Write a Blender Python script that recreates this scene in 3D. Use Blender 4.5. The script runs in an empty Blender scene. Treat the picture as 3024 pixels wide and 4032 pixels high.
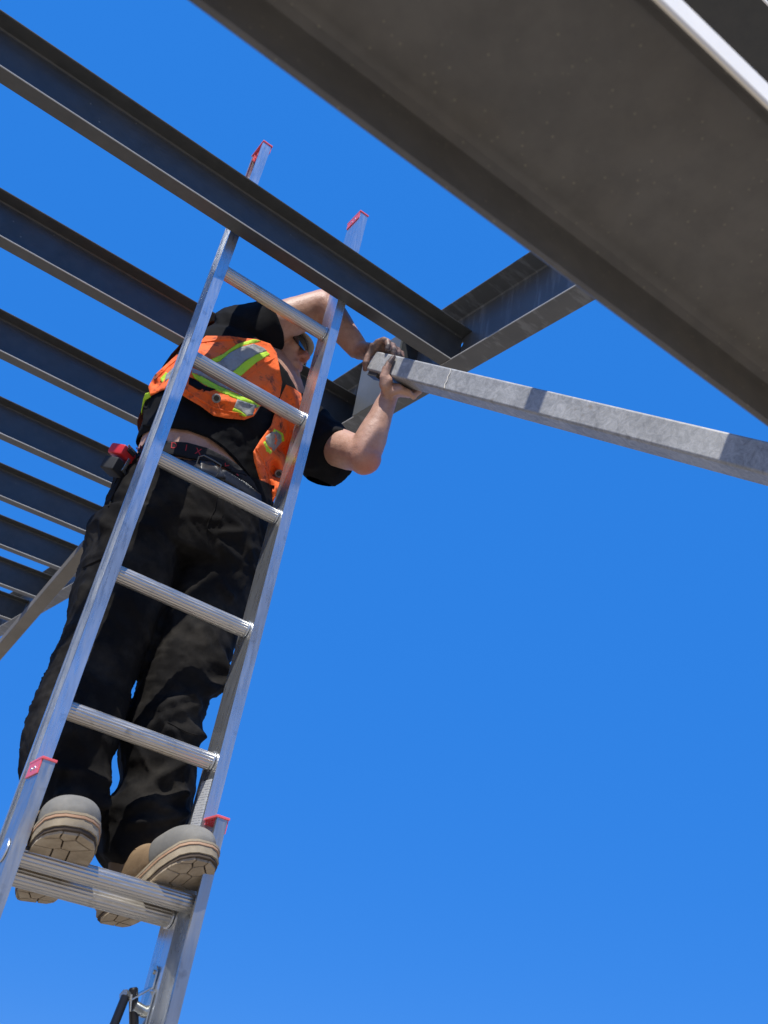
import bpy, bmesh, math, random
from mathutils import Vector, Matrix, noise
from mathutils.bvhtree import BVHTree
from mathutils.geometry import delaunay_2d_cdt
V = Vector
random.seed(7)

# ------------------------------------------------------------------ camera, world, sun
# The frame is measured in a local steel-frame system (x along joists, y along girder, z up through
# the roof plane); TM tips it by the roof's fall and stands it on the ground.
TM = Matrix.Translation((0, 0, 1.62)) @ Matrix.Rotation(math.radians(-5), 4, 'Y') @ Matrix.Rotation(math.radians(8), 4, 'X')
RC = Matrix(((0.76954, -0.62069, 0.15019), (0.39613, 0.27948, -0.87463), (0.50090, 0.73255, 0.46095)))
F_PX = 3702.06
scene = bpy.context.scene
cam_data = bpy.data.cameras.new('camera')
cam = bpy.data.objects.new('camera', cam_data)
scene.collection.objects.link(cam)
scene.camera = cam
c2w = RC.transposed() @ Matrix(((1, 0, 0), (0, -1, 0), (0, 0, -1)))
cam.matrix_world = TM @ c2w.to_4x4()
cam_data.sensor_fit = 'VERTICAL'; cam_data.sensor_height = 36.0; cam_data.sensor_width = 27.0
cam_data.lens = F_PX / 4032 * 36
cam_data.clip_start = 0.02; cam_data.clip_end = 5000
cam_data.dof.use_dof = True; cam_data.dof.focus_distance = 2.3; cam_data.dof.aperture_fstop = 8.5

SUN_S = V((-0.40, -0.32, 1.0)).normalized()          # towards the sun, frame system
SUN_W = (TM.to_3x3() @ SUN_S).normalized()
elev = math.asin(SUN_W.z); azim = math.atan2(SUN_W.x, SUN_W.y)
sun_data = bpy.data.lights.new('sun', 'SUN'); sun_data.energy = 5.0; sun_data.angle = math.radians(0.5)
sun_data.color = (1.0, 0.955, 0.89)
sun = bpy.data.objects.new('sun', sun_data); scene.collection.objects.link(sun)
sun.rotation_euler = SUN_W.to_track_quat('Z', 'Y').to_euler(); sun.location = (0, 0, 30)

world = bpy.data.worlds.new('World'); scene.world = world; world.use_nodes = True
wn = world.node_tree; bg = wn.nodes['Background']
sky = wn.nodes.new('ShaderNodeTexSky'); sky.sky_type = 'NISHITA'; sky.sun_disc = False
sky.sun_elevation = elev; sky.sun_rotation = azim
sky.altitude = 2500; sky.air_density = 1.0; sky.dust_density = 0.1; sky.ozone_density = 3.0
# clear high-altitude air: the Nishita gradient is evened out towards a deep blue
hsv = wn.nodes.new('ShaderNodeHueSaturation'); hsv.inputs['Saturation'].default_value = 1.15; hsv.inputs['Value'].default_value = 1.25
air = wn.nodes.new('ShaderNodeMix'); air.data_type = 'RGBA'; air.inputs[0].default_value = .90
air.inputs[7].default_value = (.15, 1.48, 5.35, 1)
wn.links.new(sky.outputs[0], hsv.inputs['Color']); wn.links.new(hsv.outputs[0], air.inputs[6]); wn.links.new(air.outputs[2], bg.inputs[0])
bg.inputs[1].default_value = 0.15
scene.view_settings.view_transform = 'Standard'; scene.view_settings.look = 'None'
scene.view_settings.gamma = 1.0; scene.view_settings.exposure = 0.0
scene.view_settings.use_curve_mapping = False

# ------------------------------------------------------------------ helpers
KS = 1.82278
def ray(px, py):
    return RC.transposed() @ V(((px * KS - 1512) / F_PX, (py * KS - 2016) / F_PX, 1.0))
def at(px, py, y):
    d = ray(px, py); return d * (y / d.y)
def c1(x, y):      # detail-survey coordinates -> sheet coordinates
    return ((500 + x / 1.3825) / KS, (1100 + y / 1.3825) / KS)

def wnm(o):
    w = o.modifiers.new('face_weighted', 'WEIGHTED_NORMAL'); w.keep_sharp = True; w.weight = 80
def thing(name, label, cat, base=(0, 0, 0), group=None):
    o = bpy.data.objects.new(name, None); scene.collection.objects.link(o)
    o.empty_display_size = 0.1
    o.matrix_world = TM @ Matrix.Translation(V(base))
    o['label'] = label; o['category'] = cat
    if group: o['group'] = group
    return o
def base_of(o):
    while o.parent: o = o.parent
    return (TM.inverted() @ o.matrix_world).translation
def part(name, mesh_data, mat, parent, smooth=0, label=None, kind=None):
    vs, fs = mesh_data
    b = base_of(parent)
    me = bpy.data.meshes.new(name)
    me.from_pydata([tuple(V(v) - b) for v in vs], [], fs)
    me.validate(); me.update()
    bm = bmesh.new(); bm.from_mesh(me); bmesh.ops.recalc_face_normals(bm, faces=bm.faces); bm.to_mesh(me); bm.free()
    if smooth:
        me.shade_smooth()
        if smooth < 180: me.set_sharp_from_angle(angle=math.radians(smooth))
    for m in (mat if isinstance(mat, (list, tuple)) else [mat]): me.materials.append(m)
    o = bpy.data.objects.new(name, me); scene.collection.objects.link(o)
    o.parent = parent
    if 0 < smooth < 60: wnm(o)
    if label: o['label'] = label
    if kind: o['kind'] = kind
    return o
def single(name, mesh_data, mat, label, cat, base, smooth=30, group=None):
    vs, fs = mesh_data; b = V(base)
    me = bpy.data.meshes.new(name); me.from_pydata([tuple(V(v) - b) for v in vs], [], fs); me.validate()
    bm = bmesh.new(); bm.from_mesh(me); bmesh.ops.recalc_face_normals(bm, faces=bm.faces); bm.to_mesh(me); bm.free()
    me.shade_smooth(); me.set_sharp_from_angle(angle=math.radians(smooth))
    me.materials.append(mat)
    o = bpy.data.objects.new(name, me); scene.collection.objects.link(o)
    o.matrix_world = TM @ Matrix.Translation(b); wnm(o)
    o['label'] = label; o['category'] = cat
    if group: o['group'] = group
    return o

def join(*ms):
    vs, fs = [], []
    for v, f in ms:
        n = len(vs); vs += [V(a) for a in v]; fs += [tuple(i + n for i in q) for q in f]
    return vs, fs
def prism(profile, A, B, ex, ey, holes=None):
    """closed 2D profile swept from A to B; ex, ey are the profile's axes"""
    A, B, ex, ey = V(A), V(B), V(ex), V(ey); n = len(profile)
    vs = [A + ex * p[0] + ey * p[1] for p in profile] + [B + ex * p[0] + ey * p[1] for p in profile]
    fs = [(i, (i + 1) % n, n + (i + 1) % n, n + i) for i in range(n)]
    tri = delaunay_2d_cdt([V(p) for p in profile], [], [tuple(range(n))], 1, 1e-7)
    if len(tri[0]) == n:
        om = [o[0] if o else i for i, o in enumerate(tri[3])]
        for f in tri[2]:
            fs.append(tuple(om[i] for i in f)); fs.append(tuple(n + om[i] for i in f)[::-1])
    else:
        fs.append(tuple(range(n))); fs.append(tuple(range(n, 2 * n)))
    return vs, fs
def box(c, ex, ey, ez, bev=0.0):
    c, ex, ey, ez = V(c), V(ex), V(ey), V(ez)   # half-extent vectors
    if bev <= 0:
        vs = [c + ex * i + ey * j + ez * k for i in (-1, 1) for j in (-1, 1) for k in (-1, 1)]
        return vs, [(0, 1, 3, 2), (4, 6, 7, 5), (0, 4, 5, 1), (2, 3, 7, 6), (0, 2, 6, 4), (1, 5, 7, 3)]
    bm = bmesh.new(); bmesh.ops.create_cube(bm, size=2)
    for v in bm.verts: v.co = V((v.co.x * ex.length, v.co.y * ey.length, v.co.z * ez.length))
    bmesh.ops.bevel(bm, geom=list(bm.edges), offset=bev, segments=2, profile=0.5, affect='EDGES')
    X, Y, Z = ex.normalized(), ey.normalized(), ez.normalized()
    vs = [c + X * v.co.x + Y * v.co.y + Z * v.co.z for v in bm.verts]
    bm.verts.index_update(); fs = [tuple(v.index for v in f.verts) for f in bm.faces]; bm.free()
    return vs, fs
def tube(pts, r, n=12, cap=True):
    pts = [V(p) for p in pts]; vs, fs = [], []
    if not isinstance(r, (list, tuple)): r = [r] * len(pts)
    ref = None
    for i, p in enumerate(pts):
        t = (pts[min(i + 1, len(pts) - 1)] - pts[max(i - 1, 0)]).normalized()
        if ref is None: ref = t.orthogonal().normalized()
        ref = (ref - t * ref.dot(t)).normalized(); u = t.cross(ref)
        for k in range(n):
            a = 2 * math.pi * k / n; vs.append(p + (ref * math.cos(a) + u * math.sin(a)) * r[i])
    for i in range(len(pts) - 1):
        for k in range(n):
            fs.append((i * n + k, i * n + (k + 1) % n, (i + 1) * n + (k + 1) % n, (i + 1) * n + k))
    if cap: fs.append(tuple(range(n))); fs.append(tuple(range((len(pts) - 1) * n, len(pts) * n)))
    return vs, fs
def loft(secs, n=28, power=2.0, dome=0.6):
    """secs: (centre, half width a, half depth b, side vector). closed, domed ends"""
    out = []
    m = len(secs)
    T = [(V(secs[min(i + 1, m - 1)][0]) - V(secs[max(i - 1, 0)][0])).normalized() for i in range(m)]
    def ring(c, a, b, s, t):
        s = V(s); s = (s - t * s.dot(t)).normalized(); u = t.cross(s); r = []
        for k in range(n):
            q = 2 * math.pi * k / n; cs, sn = math.cos(q), math.sin(q)
            r.append(V(c) + s * a * math.copysign(abs(cs) ** (2 / power), cs) + u * b * math.copysign(abs(sn) ** (2 / power), sn))
        return r
    rings = []
    for end in (0,):
        c, a, b, s = secs[0]
        for h in (0.3, 0.7): rings.append(ring(V(c) - T[0] * dome * min(a, b) * math.sqrt(1 - h * h) , a * h, b * h, s, T[0]))
    for i, (c, a, b, s) in enumerate(secs): rings.append(ring(c, a, b, s, T[i]))
    c, a, b, s = secs[-1]
    for h in (0.7, 0.3): rings.append(ring(V(c) + T[-1] * dome * min(a, b) * math.sqrt(1 - h * h), a * h, b * h, s, T[-1]))
    vs = [v for r in rings for v in r]; fs = []
    for i in range(len(rings) - 1):
        for k in range(n): fs.append((i * n + k, i * n + (k + 1) % n, (i + 1) * n + (k + 1) % n, (i + 1) * n + k))
    fs.append(tuple(range(n))[::-1]); fs.append(tuple(range((len(rings) - 1) * n, len(rings) * n)))
    return vs, fs
def smooth_secs(secs, sub=3):
    """Catmull-Rom refinement of loft sections"""
    out = []; m = len(secs)
    def cr(a, b, c, d, t): return b * 1.0 + (c - a) * (0.5 * t) + (a * 2 - b * 5 + c * 4 - d) * (0.5 * t * t) + (b * 3 - a - c * 3 + d) * (0.5 * t ** 3)
    for i in range(m - 1):
        P = [secs[max(i - 1, 0)], secs[i], secs[i + 1], secs[min(i + 2, m - 1)]]
        for k in range(sub):
            t = k / sub
            out.append(tuple(cr(*[V(p[j]) if j in (0, 3) else p[j] for p in P], t) for j in range(4)))
    out.append(secs[-1]); return out
def ellipsoid(c, ax, ay, az, n=20, m=12):
    c, ax, ay, az = V(c), V(ax), V(ay), V(az); vs = [c + az]; fs = []
    for i in range(1, m):
        th = math.pi * i / m
        for k in range(n):
            ph = 2 * math.pi * k / n
            vs.append(c + az * math.cos(th) + (ax * math.cos(ph) + ay * math.sin(ph)) * math.sin(th))
    vs.append(c - az); L = len(vs) - 1
    for k in range(n):
        fs.append((0, 1 + k, 1 + (k + 1) % n)); fs.append((L, L - n + (k + 1) % n, L - n + k))
    for i in range(m - 2):
        for k in range(n):
            a = 1 + i * n + k; b = 1 + i * n + (k + 1) % n; fs.append((a, b, b + n, a + n))
    return vs, fs
def remesh(md, voxel, smooth_iter=4, factor=0.5):
    """fuse overlapping closed shapes into one continuous skin"""
    me = bpy.data.meshes.new('tmp'); me.from_pydata([tuple(v) for v in md[0]], [], md[1]); me.validate()
    bm = bmesh.new(); bm.from_mesh(me); bmesh.ops.recalc_face_normals(bm, faces=bm.faces); bm.to_mesh(me); bm.free()
    o = bpy.data.objects.new('tmp', me); scene.collection.objects.link(o)
    mod = o.modifiers.new('r', 'REMESH'); mod.mode = 'VOXEL'; mod.voxel_size = voxel
    if smooth_iter:
        s = o.modifiers.new('s', 'SMOOTH'); s.factor = factor; s.iterations = smooth_iter
    dg = bpy.context.evaluated_depsgraph_get(); ev = o.evaluated_get(dg); m2 = ev.to_mesh()
    vs = [v.co.copy() for v in m2.vertices]; fs = [tuple(p.vertices) for p in m2.polygons]
    ev.to_mesh_clear(); bpy.data.objects.remove(o); bpy.data.meshes.remove(me)
    return vs, fs
def normals(md):
    vs, fs = md; N = [V((0, 0, 0)) for _ in vs]
    for f in fs:
        a, b, c = vs[f[0]], vs[f[1]], vs[f[2]]; n = (b - a).cross(c - a)
        for i in f: N[i] += n
    return [n.normalized() if n.length > 0 else V((0, 0, 1)) for n in N]
def displace(md, fn):
    N = normals(md); return [v + n * fn(v, n) for v, n in zip(md[0], N)], md[1]
def cut(md, A, B, C, keep_below=True):
    A, B, C = V(A), V(B), V(C); n = (B - A).cross(C - A).normalized()
    if n.z < 0: n = -n
    me = bpy.data.meshes.new('tmp'); me.from_pydata([tuple(v) for v in md[0]], [], md[1]); bm = bmesh.new(); bm.from_mesh(me)
    bmesh.ops.bisect_plane(bm, geom=list(bm.verts) + list(bm.edges) + list(bm.faces), plane_co=A, plane_no=n, clear_outer=keep_below, clear_inner=not keep_below)
    bm.verts.index_update(); vs = [v.co.copy() for v in bm.verts]; fs = [tuple(v.index for v in f.verts) for f in bm.faces]
    bm.free(); bpy.data.meshes.remove(me); return vs, fs
def bvh_of(md): return BVHTree.FromPolygons([tuple(v) for v in md[0]], md[1])
def drape(outline, bvh, offset, thick=0.003, step=5.0, wrinkle=None, fall=2.05, holes=()):
    """a piece of cloth cut to an outline and laid on the body underneath, with real thickness"""
    O = [V(p) for p in outline]
    pts = []
    for i in range(len(O)):
        a, b = O[i], O[(i + 1) % len(O)]; k = max(1, int((b - a).length / step))
        pts += [a.lerp(b, j / k) for j in range(k)]
    nb = len(pts); loop = tuple(range(nb))
    x0 = min(p.x for p in pts); x1 = max(p.x for p in pts); y0 = min(p.y for p in pts); y1 = max(p.y for p in pts)
    def inside(p):
        c = False
        for i in range(len(O)):
            a, b = O[i], O[i - 1]
            if (a.y > p.y) != (b.y > p.y) and p.x < (b.x - a.x) * (p.y - a.y) / (b.y - a.y) + a.x: c = not c
        return c
    y = y0; r = 0
    while y < y1:
        x = x0 + (step / 2 if r % 2 else 0)
        while x < x1:
            p = V((x, y))
            if inside(p) and min((p - q).length for q in pts[:nb]) > step * .55: pts.append(p)
            x += step
        y += step * .87; r += 1
    vv, ee, ff, *_ = delaunay_2d_cdt(pts, [], [loop], 1, 1e-5)
    P = []; miss = []
    for p in vv:
        d = ray(p.x, p.y).normalized()
        hit = bvh.ray_cast(V((0, 0, 0)), d)
        if hit[0] is None: miss.append(len(P)); P.append([d, None])
        else: P.append([d, hit[3]])
    good = [i for i in range(len(P)) if P[i][1] is not None]
    for i in miss:
        if good:
            j = min(good, key=lambda g: (vv[g] - vv[i]).length_squared); P[i][1] = P[j][1] + (vv[j] - vv[i]).length * .0006
        else: P[i][1] = fall / P[i][0].y
    for _ in range(3):      # cloth bridges hollows
        nb_ = [[] for _ in P]
        for a, b in ee: nb_[a].append(b); nb_[b].append(a)
        q = [sum(P[j][1] for j in nb_[i]) / len(nb_[i]) if nb_[i] else P[i][1] for i in range(len(P))]
        for i in range(len(P)): P[i][1] = .5 * P[i][1] + .5 * q[i]
    top = [d * (t - offset - (wrinkle(p, d * t) if wrinkle else 0)) for (d, t), p in zip(P, vv)]
    bot = [v + P[i][0] * thick for i, v in enumerate(top)]
    n = len(top); fs = [tuple(f) for f in ff] + [tuple(i + n for i in f)[::-1] for f in ff]
    cnt = {}
    for f in ff:
        for i in range(len(f)):
            e = (f[i], f[(i + 1) % len(f)]); k = tuple(sorted(e)); cnt.setdefault(k, []).append(e)
    for k, l in cnt.items():
        if len(l) == 1: a, b = l[0]; fs.append((b, a, a + n, b + n))
    return top + bot, fs

# ------------------------------------------------------------------ materials
def mat(name, base, rough=0.5, metal=0.0, **kw):
    m = bpy.data.materials.new(name); m.use_nodes = True; nt = m.node_tree
    b = nt.nodes['Principled BSDF']
    b.inputs['Base Color'].default_value = (*base, 1); b.inputs['Roughness'].default_value = rough; b.inputs['Metallic'].default_value = metal
    for k, v in kw.items(): b.inputs[k].default_value = v
    return m
def N_(m, t): return m.node_tree.nodes.new(t)
def L_(m, a, b): m.node_tree.links.new(a, b)
def coords(m, scale=(1, 1, 1)):
    tc = N_(m, 'ShaderNodeTexCoord'); mp = N_(m, 'ShaderNodeMapping'); mp.inputs['Scale'].default_value = scale
    L_(m, tc.outputs['Object'], mp.inputs[0]); return mp.outputs[0]
def noise_ramp(m, stops, scale=10, detail=4, rough=0.6, vec=None, dist=0.0):
    n = N_(m, 'ShaderNodeTexNoise'); n.inputs['Scale'].default_value = scale; n.inputs['Detail'].default_value = detail
    n.inputs['Roughness'].default_value = rough; n.inputs['Distortion'].default_value = dist
    L_(m, vec if vec else coords(m), n.inputs['Vector'])
    r = N_(m, 'ShaderNodeValToRGB'); el = r.color_ramp.elements
    while len(el) > 1: el.remove(el[0])
    el[0].position = stops[0][0]; el[0].color = (*stops[0][1], 1)
    for p, c in stops[1:]:
        e = el.new(p); e.color = (*c, 1)
    L_(m, n.outputs['Fac'], r.inputs['Fac']); return r.outputs['Color'], n.outputs['Fac']
def mix(m, fac, a, b, mode='MIX'):
    x = N_(m, 'ShaderNodeMix'); x.data_type = 'RGBA'; x.blend_type = mode
    for s, v in ((x.inputs[0], fac), (x.inputs[6], a), (x.inputs[7], b)):
        if hasattr(v, 'links') or isinstance(v, bpy.types.NodeSocket): L_(m, v, s)
        elif isinstance(v, (int, float)): s.default_value = v
        else: s.default_value = (*v, 1)
    return x.outputs[2]
def bump(m, h, dist=0.001, strength=0.5):
    b = N_(m, 'ShaderNodeBump'); b.inputs['Distance'].default_value = dist; b.inputs['Strength'].default_value = strength
    L_(m, h, b.inputs['Height']); L_(m, b.outputs[0], m.node_tree.nodes['Principled BSDF'].inputs['Normal']); return b
def bsdf(m): return m.node_tree.nodes['Principled BSDF']
def mask(m, scale, lo, hi, vec=None, detail=3):
    c, f = noise_ramp(m, [(lo, (0, 0, 0)), (hi, (1, 1, 1))], scale, detail, .6, vec); return c

def steel_mat(name, dark, light, speck=(.30, .28, .22), dot=.13, spec=.70, rg=(.36, .52), sc=38, gate_at=.60, tint=None):
    m = mat(name, dark, .42, 0.0, **{'Specular IOR Level': spec}); b = bsdf(m)
    col, f = noise_ramp(m, [(.3, dark), (.62, light), (.8, tuple(x * 1.15 for x in light))], 3.2, 6, .65)
    v = N_(m, 'ShaderNodeTexVoronoi'); v.inputs['Scale'].default_value = sc; L_(m, coords(m), v.inputs['Vector'])
    r = N_(m, 'ShaderNodeValToRGB'); r.color_ramp.elements[0].position = .0; r.color_ramp.elements[0].color = (1, 1, 1, 1)
    r.color_ramp.elements[1].position = dot; r.color_ramp.elements[1].color = (0, 0, 0, 1); L_(m, v.outputs['Distance'], r.inputs[0])
    gate = mask(m, 21, gate_at, gate_at + .04)
    if tint: col = mix(m, mask(m, 2.2, .42, .6, None, 5), col, tint); col = mix(m, mix(m, .5, mask(m, 30, .4, .7, None, 8), (0, 0, 0)), col, tuple(x * .7 for x in dark))
    mm = N_(m, 'ShaderNodeMath'); mm.operation = 'MULTIPLY'; L_(m, r.outputs[0], mm.inputs[0]); L_(m, gate, mm.inputs[1])
    L_(m, mix(m, mm.outputs[0], col, speck), b.inputs['Base Color'])
    rc, rf = noise_ramp(m, [(.3, (rg[0],) * 3), (.7, (rg[1],) * 3)], 9, 5); L_(m, rc, b.inputs['Roughness'])
    n2 = N_(m, 'ShaderNodeTexNoise'); n2.inputs['Scale'].default_value = 130; n2.inputs['Detail'].default_value = 4; L_(m, coords(m), n2.inputs['Vector'])
    bump(m, n2.outputs['Fac'], .0006, .35)
    return m
def streaked(m, light):
    b = bsdf(m); old = b.inputs['Base Color'].links[0].from_socket
    st = mask(m, 9, .52, .62, coords(m, (1, 3.2, .35)), 6)
    L_(m, mix(m, st, old, light), b.inputs['Base Color']); return m
M = {}
M['primer'] = steel_mat('grey_primer_steel', (.050, .054, .054), (.078, .080, .077), tint=(.064, .065, .061))
M['girder'] = streaked(steel_mat('grey_primer_girder', (.078, .084, .086), (.108, .113, .113)), (.17, .18, .185))
M['primer_near'] = steel_mat('weathered_primer_steel', (.098, .097, .092), (.146, .142, .132), (.30, .28, .21), .14, sc=95, gate_at=.36, tint=(.128, .117, .099))
M['edge_dull'] = steel_mat('scuffed_flange_edge', (.36, .36, .34), (.52, .52, .49), spec=.5)  # sunlight on the lower flange tips, put into the base colour
M['edge'] = steel_mat('bare_mill_steel', (.82, .77, .66), (.93, .88, .75), spec=.08)  # near-white: sun on the overhead beams' edges is in the colour; also the weld

def galv():
    m = mat('galvanised_steel', (.4, .4, .39), .5, .08); b = bsdf(m)
    c, f = noise_ramp(m, [(.30, (.17, .17, .165)), (.45, (.33, .335, .325)), (.56, (.47, .47, .455)), (.70, (.64, .64, .62))], 48, 9, .78, None, 1.3)
    big = mask(m, 5, .45, .62)
    c2 = mix(m, .35, c, mix(m, big, (.30, .30, .285), (.50, .50, .47)))
    st = mask(m, 14, .66, .74)
    c3 = mix(m, st, c2, (.24, .21, .16)); L_(m, c3, b.inputs['Base Color'])
    bump(m, f, .001, .3); return m
M['galv'] = galv()
M['old_brace'] = steel_mat('dull_brown_grey_steel', (.16, .15, .13), (.23, .215, .19), spec=.4)
M['plate'] = steel_mat('pale_primed_plate', (.105, .11, .105), (.165, .17, .16), spec=.4)
def alu(name, base=(.80, .82, .84), rough=.3, stretch=(6, 6, 1.2), metal=.92):
    m = mat(name, base, rough, metal); b = bsdf(m)
    c, f = noise_ramp(m, [(.3, tuple(x * .88 for x in base)), (.5, base), (.75, tuple(min(1, x * 1.06) for x in base))], 14, 7, .7, coords(m, stretch), .1)
    sm = mask(m, 22, .62, .74)
    L_(m, mix(m, sm, c, tuple(x * .66 for x in base)), b.inputs['Base Color'])
    rc, rf = noise_ramp(m, [(.3, (rough * .8,) * 3), (.7, (rough * 1.5,) * 3)], 12, 5, .6, coords(m, stretch)); L_(m, rc, b.inputs['Roughness'])
    n2 = N_(m, 'ShaderNodeTexNoise'); n2.inputs['Scale'].default_value = 60; n2.inputs['Detail'].default_value = 5; L_(m, coords(m, (8, 8, 1)), n2.inputs['Vector'])
    bump(m, n2.outputs['Fac'], .0002, .2); return m
M['alu'] = alu('mill_aluminium', (.72, .745, .76), rough=.27, stretch=(10, 10, .8), metal=.88)
M['rung'] = alu('ribbed_aluminium', (.66, .635, .58), .36, (1, 9, 9), .95)
M['alu_dull'] = alu('dull_aluminium', (.56, .57, .56), .36, stretch=(10, 10, .8), metal=.95)
M['cap'] = mat('red_plastic', (.90, .15, .17), .35, **{'Subsurface Weight': .3, 'Subsurface Radius': (.01, .002, .002)})
M['zinc'] = mat('zinc_plated_steel', (.62, .63, .60), .25, .9)
M['blackmetal'] = mat('black_powder_coat', (.012, .012, .014), .3)
M['rubber'] = mat('black_rubber', (.02, .02, .02), .7)
def sticker():
    m = mat('printed_label', (.75, .75, .72), .5); b = bsdf(m)
    w = N_(m, 'ShaderNodeTexWave'); w.inputs['Scale'].default_value = 60; w.bands_direction = 'Z'; w.inputs['Distortion'].default_value = .0
    L_(m, coords(m), w.inputs['Vector'])
    r = N_(m, 'ShaderNodeValToRGB'); r.color_ramp.elements[0].position = .62; r.color_ramp.elements[1].position = .7; L_(m, w.outputs['Fac'], r.inputs[0])
    wm = mask(m, 160, .42, .52)
    mm = N_(m, 'ShaderNodeMath'); mm.operation = 'MULTIPLY'; L_(m, r.outputs[0], mm.inputs[0]); L_(m, wm, mm.inputs[1])
    L_(m, mix(m, mm.outputs[0], (.62, .63, .62), (.34, .35, .37)), b.inputs['Base Color']); return m
M['sticker'] = sticker()

def skin_mat():
    m = mat('skin', (.52, .31, .21), .5, **{'Subsurface Weight': .06, 'Subsurface Radius': (.012, .005, .003), 'Subsurface Scale': 1.0}); b = bsdf(m)
    c, f = noise_ramp(m, [(.3, (.40, .215, .14)), (.5, (.53, .31, .215)), (.72, (.63, .40, .29))], 16, 9, .78)
    red = N_(m, 'ShaderNodeAttribute'); red.attribute_name = 'redness'; dirt = N_(m, 'ShaderNodeAttribute'); dirt.attribute_name = 'grime'
    c = mix(m, red.outputs['Fac'], c, (.52, .14, .10))
    gm = mask(m, 60, .35, .6)
    mm = N_(m, 'ShaderNodeMath'); mm.operation = 'MULTIPLY'; L_(m, dirt.outputs['Fac'], mm.inputs[0])
    g2 = N_(m, 'ShaderNodeMapRange'); L_(m, gm, g2.inputs[0]); g2.inputs[3].default_value = .35; g2.inputs[4].default_value = 1.0; L_(m, g2.outputs[0], mm.inputs[1])
    c = mix(m, mm.outputs[0], c, (.09, .065, .055)); L_(m, c, b.inputs['Base Color'])
    n2 = N_(m, 'ShaderNodeTexNoise'); n2.inputs['Scale'].default_value = 220; n2.inputs['Detail'].default_value = 5; L_(m, coords(m), n2.inputs['Vector'])
    bump(m, n2.outputs['Fac'], .0015, .55); return m
M['skin'] = skin_mat()
def cloth(name, base, lighter_tone, rough=.85, dust=None, weave=900, sheen=.0, spec=.12):
    m = mat(name, base, rough, **{'Sheen Weight': sheen, 'Specular IOR Level': spec}); b = bsdf(m)
    c, f = noise_ramp(m, [(.35, base), (.7, lighter_tone)], 7, 7, .7)  # noise blends the base colour with a lighter one
    if dust: c = mix(m, mask(m, 9, .50, .78, None, 8), c, dust)
    L_(m, c, b.inputs['Base Color'])
    n2 = N_(m, 'ShaderNodeTexNoise'); n2.inputs['Scale'].default_value = 45; n2.inputs['Detail'].default_value = 8; n2.inputs['Roughness'].default_value = .7
    L_(m, coords(m), n2.inputs['Vector']); bump(m, n2.outputs['Fac'], .0025, .35); return m
M['trouser'] = cloth('black_work_cotton', (.0075, .007, .0067), (.014, .013, .012), dust=(.042, .038, .032))
M['shirt'] = cloth('black_jersey', (.006, .0063, .0073), (.0095, .0098, .011), dust=(.015, .0145, .014))
def vest(name, base, stain, amt=(.52, .66), scale=14):
    m = mat(name, base, .75, **{'Transmission Weight': 0.0, 'Sheen Weight': .1}); b = bsdf(m)
    d = mask(m, scale, amt[0], amt[1], None, 8); d2 = mask(m, 45, .55, .7, None, 6)
    c = mix(m, d, base, stain); c = mix(m, mix(m, .5, d2, (0, 0, 0)), c, tuple(x * .35 for x in base)); L_(m, c, b.inputs['Base Color'])
    n2 = N_(m, 'ShaderNodeTexNoise'); n2.inputs['Scale'].default_value = 28; n2.inputs['Detail'].default_value = 6; L_(m, coords(m), n2.inputs['Vector'])
    bump(m, n2.outputs['Fac'], .008, .7); return m
M['orange'] = vest('hi_vis_orange', (1.0, .15, .008), (.075, .02, .008), (.54, .68), 26)
M['lime'] = vest('hi_vis_lime', (.50, .80, .03), (.16, .22, .02), (.60, .80))
M['silver'] = vest('grey_reflective_tape', (.34, .35, .34), (.12, .12, .11), (.52, .72))
M['silver'].node_tree.nodes['Principled BSDF'].inputs['Metallic'].default_value = .2
M['elastic'] = mat('black_elastic', (.007, .007, .008), .85)
M['redprint'] = mat('red_print', (.50, .02, .03), .7)
M['leather'] = cloth('tan_nubuck', (.20, .135, .075), (.34, .24, .14), dust=(.44, .35, .23))
M['toe'] = cloth('grey_rubber_toe', (.19, .185, .165), (.26, .25, .22), dust=(.34, .32, .27), rough=.75)
def sole_mat():
    m = mat('dusty_sole', (.40, .31, .20), .85); b = bsdf(m)
    c, f = noise_ramp(m, [(.3, (.33, .26, .17)), (.5, (.46, .37, .25)), (.7, (.58, .49, .35))], 22, 7, .7); L_(m, c, b.inputs['Base Color']); bump(m, f, .003, .5); return m
M['sole'] = sole_mat()
M['tread'] = mat('sole_groove', (.085, .062, .042), .9)
M['welt'] = cloth('orange_welt', (.44, .26, .16), (.58, .40, .26), rough=.8)
M['midsole'] = cloth('cream_midsole', (.36, .29, .19), (.54, .46, .33), rough=.85, dust=(.24, .20, .14))
M['buckle'] = mat('dark_metal', (.16, .16, .15), .35, .9)
M['belt'] = mat('black_leather', (.02, .019, .018), .35)
M['lens'] = mat('dark_lens', (.012, .012, .014), .06, **{'Coat Weight': .6})
M['hat'] = cloth('cream_hard_hat', (.66, .62, .53), (.76, .72, .63), rough=.4)
M['hair'] = mat('dark_hair', (.03, .022, .016), .7)
M['tapered'] = mat('red_tape_case', (.62, .03, .03), .3)
M['groundm'] = mat('gravel', (.40, .33, .24), .95)
gc, gf = noise_ramp(M['groundm'], [(.3, (.25, .20, .14)), (.5, (.33, .27, .19)), (.75, (.41, .34, .25))], 1.5, 10, .75); L_(M['groundm'], gc, bsdf(M['groundm']).inputs['Base Color'])
bump(M['groundm'], gf, .02, .6)

def sunlit_edge(o, fn, mk='edge_dull'):  # gives chosen faces a paler colour that stands for sunlight on them
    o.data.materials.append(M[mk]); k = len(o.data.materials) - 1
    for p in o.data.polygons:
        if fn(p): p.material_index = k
    return o
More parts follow.
